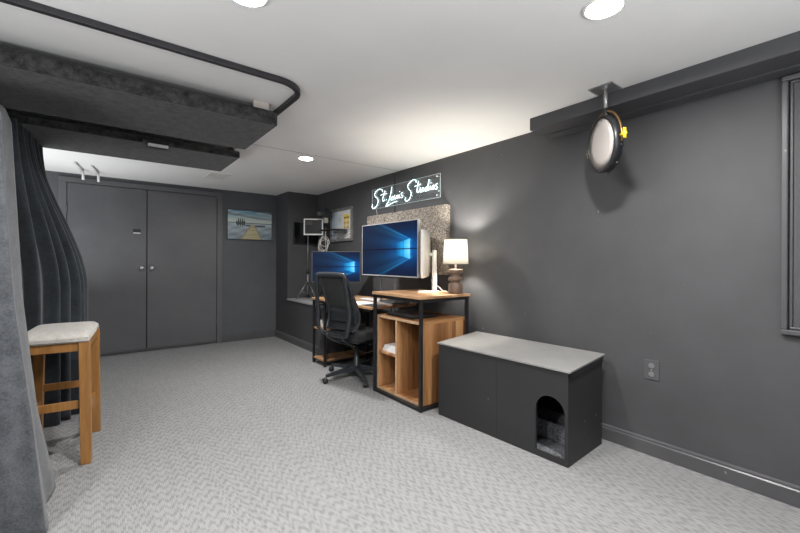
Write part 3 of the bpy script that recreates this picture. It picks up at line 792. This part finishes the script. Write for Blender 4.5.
words = [[
 [(196, 290), (190, 272), (172, 266), (148, 282), (132, 312), (140, 332), (156, 350), (160, 378), (148, 412), (128, 432), (113, 424), (116, 400)],
 [(216, 280), (206, 318), (196, 356), (201, 370), (216, 358)], [(180, 318), (226, 302)], [(226, 360), (229, 357)],
 [(272, 246), (264, 300), (248, 362), (224, 412), (238, 408), (272, 388), (316, 370)],
 [(284, 328), (268, 342), (266, 358), (278, 358), (288, 342), (280, 328)],
 [(298, 316), (294, 344), (304, 350), (318, 318), (317, 344), (325, 344)],
 [(334, 312), (331, 338), (340, 336)], [(338, 288), (341, 284)],
 [(366, 294), (352, 304), (356, 316), (366, 326), (356, 340), (343, 336)]],
 [[(486, 206), (482, 186), (464, 180), (430, 204), (408, 238), (416, 260), (436, 284), (440, 316), (422, 354), (400, 370), (386, 358), (392, 336)],
 [(508, 192), (500, 240), (493, 280), (500, 292), (514, 278)], [(472, 240), (530, 218)],
 [(528, 246), (522, 276), (533, 286), (550, 246), (548, 274), (557, 278)],
 [(592, 240), (574, 248), (568, 270), (580, 276), (594, 246), (610, 174), (600, 232), (599, 268), (607, 268)],
 [(624, 232), (621, 262), (631, 260)], [(628, 206), (631, 202)],
 [(654, 222), (640, 238), (642, 256), (654, 254), (664, 234), (655, 222)],
 [(694, 204), (678, 216), (682, 230), (692, 240), (682, 258), (668, 254)], [(706, 274), (709, 271)]]]
for wd in words:
    m = MB()
    for stroke in wd:
        m.tube(smooth_path([nz(*p) for p in stroke], 5), .0026, 8)
    m.build('neon_word', M['neon'], ns)
m = MB(); m.tube([(2.6735, 3.90, za+.004), (2.685, 3.90, 1.79), (2.69, 3.90, 1.748)], .003, 6); m.build('power_lead', M['white_cable'], ns)

# ------------------------------------------------------------------ pictures
def pier(u, v):
    hz = .56
    n = .5+.25*math.sin(u*9+v*23)+.25*math.sin(u*17-v*31+1.3)
    if v > hz:
        t = (v-hz)/(1-hz)
        c = [lerp(.62, .10, t), lerp(.66, .27, t), lerp(.58, .40, t)]
        cl = sstep(.45, .85, .5+.3*math.sin(u*7+t*9)+.2*math.sin(u*13-t*17)+.25*math.sin(t*14+u*3))
        c = [lerp(a, b, cl*.65) for a, b in zip(c, (.55, .60, .60))]
        if t > .35 and math.sin(t*11+u*4.5) > .55: c = [a*.55 for a in c]
        if .18 < u < .38 and t < .42*(.6+.4*math.sin(u*140))*(1 if abs(u-.29) < .08 else .5): c = (.045, .065, .05)
        if t < .06: c = (.10, .14, .14)
    else:
        t = (hz-v)/hz
        c = [lerp(.40, .20, t), lerp(.47, .25, t), lerp(.50, .29, t)]
        c = [a*(.75+.5*n) for a in c]
        if .18 < u < .38 and t < .22*(.7+.3*math.sin(u*120)): c = (.07, .09, .085)
        if .40 < u < .84 and .10 < t < .20 and abs(u-.56) > .03: c = (.09, .10, .09)
        L_, R_ = lerp(.53, .27, t), lerp(.585, .78, t)
        if t > .08 and L_ < u < R_:
            pl = (math.log(t+.05)*9) % 1
            c = (.48, .43, .27) if pl > .18 else (.25, .22, .14)
            if min(u-L_, R_-u) < .02+.02*t: c = (.30, .27, .18)
    return [max(0, (q-.25)*1.25+.27) for q in c]
pw = thing('canvas_picture', 'canvas picture of a wooden pier on a lake hanging beside the doors', 'picture', (1.81, YB, 1.50))
BX(1.487, 2.135, YB-.035, YB-.0005, 1.503, 1.935).build('canvas_frame', M['black_plastic'], pw, bev=.002)
image_panel('canvas_print', (1.490, YB-.0358, 1.506), (.642, 0, 0), (0, 0, .426), 128, 84, pier, M['picture'], pw)
def poster(u, v):
    c = [.52, .53, .52]
    if u < .16: c = [.30, .36, .42]
    elif u < .30 and v > .4: c = [.40, .46, .52]
    if .32 < u < .50 and .50 < v < .84 and int(v*40) % 2: c = [.34, .34, .35]
    if .62 < u < .90 and .36 < v < .84:
        c = [.62, .48, .06]
        if v < .66: c = [.42, .26, .05] if (math.sin(u*40)+math.sin(v*37)) > 0 else [.55, .50, .34]
        if .70 < v < .76: c = [.20, .15, .04]
    if v < .26 and (math.sin(u*31+v*11)*math.sin(v*60+u*9)) > .35: c = [.22, .22, .22]
    if .28 < v < .34: c = [.28, .29, .28]
    return [min(.85, q*1.35) for q in c]
po = thing('framed_poster', 'framed poster with a yellow block in a weathered grey frame on the side wall', 'picture', (XR, 4.77, 1.46))
ys, ye, zs_, ze = 4.470, 5.078, 1.462, 1.924
m = MB()
for q in ((ys, ye, zs_, zs_+.035), (ys, ye, ze-.035, ze), (ys, ys+.035, zs_+.035, ze-.035), (ye-.035, ye, zs_+.035, ze-.035)): m.box(XR-.030, XR-.0005, *q)
m.build('frame', M['frame_wood'], po, bev=.002)
image_panel('poster_print', (XR-.012, ye-.035, zs_+.035), (0, -(ye-ys-.07), 0), (0, 0, ze-zs_-.07), 90, 64, poster, M['poster'], po)

# ------------------------------------------------------------------ things standing on the ledge
bt = thing('wall_screen', 'black switched off screen on the pillar wall behind the light stand', 'screen', (2.49, 5.545, 1.45))
BX(2.300, 2.680, 5.508, 5.5445, 1.445, 1.765).build('housing', M['black_plastic'], bt, bev=.003)
BX(2.308, 2.672, 5.5065, 5.5078, 1.455, 1.757).build('screen', simple('dark_screen_glass', (.006, .006, .007), .15, var=.05), bt)
def tripod(t, x, y, zb_, zt, spread, rot, mt, ztop):
    m = MB(); m.tube([(x, y, zb_+.06), (x, y, zt)], .013, 10); m.build('column', mt, t)
    m = MB(); m.tube([(x, y, zt-.02), (x, y, ztop)], .008, 10); m.build('pole', mt, t)
    m = MB(); m.tube([(x, y, zt-.03), (x, y, zt+.02)], .020, 12); m.tube([(x, y, zt*.55+zb_*.45), (x, y, zt*.55+zb_*.45+.03)], .020, 12)
    m.tube([(x, y, zt), (x+.035, y-.02, zt)], .007, 8); m.build('collar', M['black_plastic'], t)
    for k in range(3):
        a = rot+k*2*PI/3; p = (x+spread*math.cos(a), y+spread*math.sin(a), zb_+.009)
        l = MB().tube([(x+.015*math.cos(a), y+.015*math.sin(a), zt*.62+zb_*.38), p], .008, 8).build('leg', mt, t)
        MB().tube([(x, y, zb_+.08), (lerp(x, p[0], .55), lerp(y, p[1], .55), lerp(zt*.62+zb_*.38, zb_, .55))], .005, 6).build('brace', mt, l)
ls = thing('light_stand', 'grey tripod stand on the ledge carrying a white framed light panel', 'light stand', (2.42, 5.28, .63))
tripod(ls, 2.42, 5.28, .63, 1.03, .165, .9, M['grey_metal'], 1.58)
e_ = (Vector((2.608, 5.146, 0))-Vector((2.389, 5.318, 0))); Lp = e_.length; e_.normalize(); bk2 = Vector((-e_.y, e_.x, 0)); bk2 = bk2 if bk2.y > 0 else -bk2
lpn = thing('studio_light', 'white framed square studio light with a dark centre on the tripod stand', 'light', (2.42, 5.28, 1.575))
a0 = Vector((2.389, 5.318, 0))-bk2*.062-e_*.0
def pslab(s0, s1, z0_, z1_, d0, d1):
    q = [a0+e_*s0+bk2*d0, a0+e_*s1+bk2*d0, a0+e_*s1+bk2*d1, a0+e_*s0+bk2*d1]
    return [p+Vector((0, 0, z0_)) for p in q], [p+Vector((0, 0, z1_)) for p in q]
m = MB()
for q in ((0, Lp, 1.560, 1.580), (0, Lp, 1.780, 1.797), (0, .016, 1.580, 1.780), (Lp-.016, Lp, 1.580, 1.780)): m.hexa(*pslab(*q, -.012, .014))
m.build('frame', M['white_plastic'], lpn, bev=.002)
m = MB(); m.hexa(*pslab(.016, Lp-.016, 1.580, 1.780, .002, .012)); m.build('centre_panel', M['black_plastic'], lpn)
m = MB(); m.hexa(*pslab(.03, .12, 1.71, 1.76, -.006, .0018)); m.build('control_box', M['dark_grey'], lpn)
cst = thing('camera_stand', 'black tripod stand with clamp arm on the ledge next to the framed poster', 'camera stand', (2.555, 4.98, .63))
tripod(cst, 2.555, 4.98, .63, 1.00, .11, .3, M['black_metal'], 1.80)
m = MB(); m.tube([(2.50, 5.045, 1.62), (2.60, 4.80, 1.625), (2.655, 4.58, 1.605)], .013, 8); m.build('clamp_arm', M['black_metal'], cst)
m = MB(); m.box(2.56, 2.66, 4.60, 4.78, 1.572, 1.600); m.build('shelf_plate', M['dark_grey'], cst, bev=.003)
m = MB(); m.lathe([(.022, -.03), (.026, -.02), (.026, .02), (.022, .03)], (2.555, 4.98, 1.62), 14); m.build('clamp', M['black_plastic'], cst)
cam_ = thing('video_camera', 'black video camera on top of the tripod by the framed poster', 'camera', (2.555, 4.98, 1.801))
m = MB(); m.box(2.490, 2.620, 4.925, 5.035, 1.801, 1.900); m.box(2.52, 2.59, 4.95, 5.02, 1.9002, 1.925); m.build('body', M['black_plastic'], cam_, bev=.006)
m = MB(); m.lathe([(.030, 0), (.033, .01), (.033, .06), (.028, .075), (.0001, .076)], (2.490, 4.975, 1.848), 20, (-1, -.25, 0)); m.build('lens', M['dark_grey'], cam_)
m = MB(); m.tube(smooth_path([(2.55, 4.97, 1.925), (2.54, 4.96, 1.945), (2.52, 4.93, 1.95)], 4), .006, 6); m.tube([(2.49, 5.06, 1.87), (2.49, 5.06, 1.92)], .009, 8); m.build('handle', M['black_metal'], cam_)
m = MB(); m.box(2.49, 2.545, 4.89, 4.94, 1.72, 1.79); m.build('monitor_clip', M['silver'], cam_, bev=.003)
loops = []
for k in range(64):
    a = k/16*2*PI; loops.append((2.50+.042*math.cos(a)+.016*math.sin(a*.37+1), 4.92-.050*math.cos(a)+.004*k/8+.02*math.sin(a*.31), 1.42+(.085+.03*math.sin(a*.23))*math.sin(a)+.035*math.sin(a*.45)))
loops += [(2.53, 4.95, 1.55), (2.535, 4.95, 1.60)]
o = MB().tube(loops, .004, 6).build('coiled_cable', M['white_cable'], loc=(2.5, 4.92, 1.3)); tag(o, 'pale coiled cable hanging on the tripod by the framed poster', 'cable')
pa = smooth_path([(2.58, 5.03, 1.50), (2.59, 5.03, 1.2), (2.585, 5.04, .9), (2.60, 5.06, .638)], 8)
o = MB().tube(pa, .004, 6).build('hanging_cable', M['white_cable'], loc=(2.53, 4.92, .9)); tag(o, 'pale straight cable running down the tripod to the ledge', 'cable')

# ------------------------------------------------------------------ black wooden box with arched hole
lb = thing('wooden_box', 'long black painted wooden box with an arched entrance and a grey lid', 'box', (2.140, 1.169, 0))
bx0, bx1, by0, by1, bz = 2.140, 2.605, 1.160, 2.186, .548
tf = .016
hy0, hy1, hz0, hzs = 1.180, 1.364, .036, .292      # hole
hc, hr = (hy0+hy1)/2, (hy1-hy0)/2
m = MB()
m.box(bx0, bx0+tf, 1.6515, by1, 0, bz)                                   # first board
m.box(bx0, bx0+tf, hy1, 1.650, 0, bz); m.box(bx0, bx0+tf, by0, hy0, 0, bz); m.box(bx0, bx0+tf, hy0, hy1, 0, hz0)
NA = 18
arc = [(hc+hr*math.cos(PI-PI*k/NA), hzs+hr*1.02*math.sin(PI-PI*k/NA)) for k in range(NA+1)]
for (ya_, za_), (yb_, zb_) in zip(arc, arc[1:]):
    m.prism([(bx0, ya_, za_), (bx0, yb_, zb_), (bx0, yb_, bz), (bx0, ya_, bz)], (tf, 0, 0))
m.build('front_board', M['boxpaint'], lb)
rise = .030                                      # the lid slopes up towards the wall
zq = lambda x: bz+rise*(x-bx0)/(bx1-bx0)
for ya, yb in ((by0, by0+tf), (by1-tf, by1)):
    MB().prism([(bx0+tf, ya, 0), (bx1-tf, ya, 0), (bx1-tf, ya, zq(bx1-tf)-.0004), (bx0+tf, ya, zq(bx0+tf)-.0004)], (0, yb-ya, 0)).build('end_board', M['boxpaint'], lb)
BX(bx1-tf, bx1, by0, by1, 0, zq(bx1-tf)-.0005).build('back_board', M['boxpaint'], lb)
BX(bx0+tf, bx1-tf, by0+tf, by1-tf, .004, .014).build('floor_board', M['boxpaint'], lb)
xa, xb = bx0-.010, bx1+.012
MB().prism([(xa, by0-.016, zq(xa)), (xb, by0-.016, zq(xb)), (xb, by0-.016, zq(xb)+.012), (xa, by0-.016, zq(xa)+.012)], (0, by1-by0+.024, 0)).build('lid', M['boxlid'], lb, bev=.002)
xa, xb = bx0+.012, bx1-.004  # black strip standing in for the lid's shadow along the end board
MB().prism([(xa, by0-.008, zq(xa)-.036), (xb, by0-.008, zq(xb)-.036), (xb, by0-.008, zq(xb)-.0005), (xa, by0-.008, zq(xa)-.0005)], (0, .0075, 0)).build('shadow_strip', M['black_plastic'], lb)
lb.rotation_euler = (0, 0, math.radians(2.6))
tr_ = thing('litter_tray', 'speckled grey tray inside the arched entrance of the black box', 'tray', (2.36, 1.34, .0145))
def bowl(m, x0, x1, y0, y1, z0, z1, t):
    m.box(x0, x1, y0, y1, z0, z0+t); m.box(x0, x0+t, y0, y1, z0+t, z1); m.box(x1-t, x1, y0, y1, z0+t, z1); m.box(x0+t, x1-t, y0, y0+t, z0+t, z1); m.box(x0+t, x1-t, y1-t, y1, z0+t, z1)
m = MB(); bowl(m, 2.36, 2.565, 1.225, 1.70, .0145, .13, .006); m.build('pan', M['tray'], tr_, bev=.003)
m = MB(); m.grid(lambda u, v: Vector((2.367+u*.191, 1.232+v*.461, .055+.014*math.sin(u*9+v*7)*math.sin(v*13))), 18, 24); m.build('filling', M['tray'], tr_)
o = BX(2.162, 2.345, 1.205, 1.44, .0145, .019).build('entrance_mat', M['tray'], loc=(2.25, 1.3, .0145)); tag(o, 'speckled mat on the floor just inside the arched entrance', 'mat')

# ------------------------------------------------------------------ office chair
CX, CY = 2.100, 3.400
CR = Matrix.Translation((CX, CY, 0)) @ Matrix.Rotation(math.radians(12), 4, 'Z') @ Matrix.Translation((-CX, -CY, 0))
ch = thing('office_chair', 'black mesh back office chair on castors pushed up to the low desk', 'chair', (CX, CY, 0))
m = MB(); m.lathe([(.028, .06), (.042, .075), (.045, .12), (.032, .135), (.030, .24), (.022, .245), (.022, .36)], (CX, CY, 0), 24); m.build('gas_column', M['chair_plastic'], ch)
for k in range(5):
    a = PI+k*2*PI/5; d = Vector((math.cos(a), math.sin(a), 0)); s_ = Vector((-d.y, d.x, 0)); c0 = Vector((CX, CY, 0))
    def q(r, w_, z_, h): return [c0+d*r-s_*w_+Vector((0, 0, z_-h)), c0+d*r+s_*w_+Vector((0, 0, z_-h)), c0+d*r+s_*w_*.8+Vector((0, 0, z_)), c0+d*r-s_*w_*.8+Vector((0, 0, z_))]
    m = MB(); m.hexa(q(.03, .030, .128, .050), q(.20, .024, .105, .036)); m.hexa(q(.20, .024, .105, .036), q(.345, .017, .085, .026))
    sp_ = m.build('base_spoke', M['chair_plastic'], ch, bev=.003)
    p = c0+d*.345
    m = MB(); m.tube([p+Vector((0, 0, .06)), p+Vector((0, 0, .085))], .008, 8)
    m.lathe([(.0001, -.024), (.022, -.022), (.027, -.016), (.027, -.004), (.02, -.003), (.02, .003), (.027, .004), (.027, .016), (.022, .022), (.0001, .024)], p+Vector((d.x*.012, d.y*.012, .0275)), 20, s_+d*.3)
    m.build('castor', M['black_plastic'], sp_)
m = MB(); m.box(CX-.13, CX+.10, CY-.07, CY+.07, .345, .395); m.tube([(CX, CY-.06, .37), (CX-.02, CY-.23, .365)], .007, 8)
m.build('mechanism', M['black_plastic'], ch, xform=CR, bev=.006)
m = MB(); cushion(m, .235, .240, .415, .490, 18)
m.build('seat', M['chair_mesh'], ch, xform=CR @ Matrix.Translation((CX+.02, CY, 0)), bev=.012, seg=3)
m = MB(); m.box(CX-.20, CX+.24, CY-.22, CY+.22, .396, .414); m.build('seat_pan', M['chair_plastic'], ch, xform=CR, bev=.006)
prof = [(1.745, 1.035), (1.752, .95), (1.765, .84), (1.780, .74), (1.785, .66), (1.775, .57), (1.785, .52)]
loop = []
hwid = [.205, .212, .222, .228, .228, .220, .205]
for (x, z), h in zip(prof, hwid): loop.append((x, CY-h, z))
loop += [(1.815, CY-.15, .475), (1.83, CY, .462), (1.815, CY+.15, .475)]
for (x, z), h in list(zip(prof, hwid))[::-1]: loop.append((x, CY+h, z))
loop += [(1.745, CY+.175, 1.055), (1.745, CY, 1.060), (1.745, CY-.175, 1.055)]
m = MB(); m.tube(smooth_path(loop, 5, True), .023, 10, closed=True, flat=.75); m.build('back_frame', M['chair_plastic'], ch, xform=CR)
for s_ in (-1, 1):
    MB().tube(smooth_path([(1.80, CY+s_*.12, .475), (1.86, CY+s_*.10, .42), (1.97, CY+s_*.06, .37)], 5), .022, 8).build('back_support', M['chair_plastic'], ch, xform=CR)

fp_ = [(1.762, 1.048), (1.80, .97), (1.862, .86), (1.92, .76), (1.955, .68), (1.955, .60), (1.925, .54), (1.90, .515)]
def meshback(u, v):
    k = v*(len(fp_)-1); i = min(int(k), len(fp_)-2); f = k-i
    x = lerp(fp_[i][0], fp_[i+1][0], f); z = lerp(fp_[i][1], fp_[i+1][1], f)
    h = lerp(.198, .225, sstep(0, .6, v))*(1-.15*sstep(.75, 1, v)); a = u*2-1
    return Vector((x-.035*a*a*sstep(.1, .5, v)*(1), CY+a*h, z))
o = MB().grid(meshback, 16, 30).build('mesh_back', M['chair_mesh'], ch, xform=CR, solid=.010)
rim = [meshback(0, i/12) for i in range(13)]+[meshback(i/8, 1) for i in range(1, 9)]+[meshback(1, 1-i/12) for i in range(1, 13)]
MB().tube(smooth_path(rim, 3), .011, 8).build('mesh_rim', M['chair_plastic'], ch, xform=CR)
lum = lambda u, v: meshback(.08+.84*u, .50+.25*v)+Vector((-.022, 0, 0))
MB().grid(lum, 12, 8).build('lumbar_pad', M['chair_plastic'], ch, xform=CR, solid=.008)

# ------------------------------------------------------------------ added fill light
def area(name, loc, rot, size, power, col, shape='DISK', size_y=None):
    l = bpy.data.lights.new(name, 'AREA'); l.shape = shape; l.size = size
    if size_y: l.size_y = size_y
    l.energy = power; l.color = col
    o = bpy.data.objects.new(name, l); COL.objects.link(o); o.location = loc; o.rotation_euler = rot
    return o
# unseen area lights added to brighten the ceiling, standing for no real lamps
area('ceiling_fill_light', (.7, -1.0, 1.25), (PI, 0, 0), 1.0, 76, (.97, .985, 1.0))
area('ceiling_fill_light', (-.8, 5.0, .8), (PI, 0, 0), 1.0, 27, (.97, .985, 1.0))
area('ceiling_fill_light', (-1.1, 1.0, 1.25), (PI, 0, 0), .6, 30, (.97, .985, 1.0))

wd = bpy.data.worlds.new('room_world'); SC.world = wd; wd.use_nodes = True
wd.node_tree.nodes['Background'].inputs[0].default_value = (.02, .02, .022, 1)
wd.node_tree.nodes['Background'].inputs[1].default_value = 1.0

# ------------------------------------------------------------------ camera
cd = bpy.data.cameras.new('camera'); cam = bpy.data.objects.new('camera', cd); COL.objects.link(cam)
cd.sensor_width = 36; cd.lens = 387.3/800*36; cd.shift_y = -5.42/800
cam.matrix_world = Matrix.Translation((0, 0, 1.19)) @ Matrix.Rotation(-math.radians(38.005), 4, 'Z') @ Matrix.Rotation(PI/2, 4, 'X') @ Matrix.Rotation(.00427, 4, 'Z')
cd.clip_start = .02
SC.camera = cam
vs_ = SC.view_settings
vs_.view_transform = 'Standard'; vs_.look = 'None'; vs_.gamma = 1.0; vs_.exposure = 0.12; vs_.use_curve_mapping = False
SC.cycles.max_bounces = 10; SC.cycles.diffuse_bounces = 6; SC.cycles.transparent_max_bounces = 12
SC.cycles.sample_clamp_indirect = 6.0
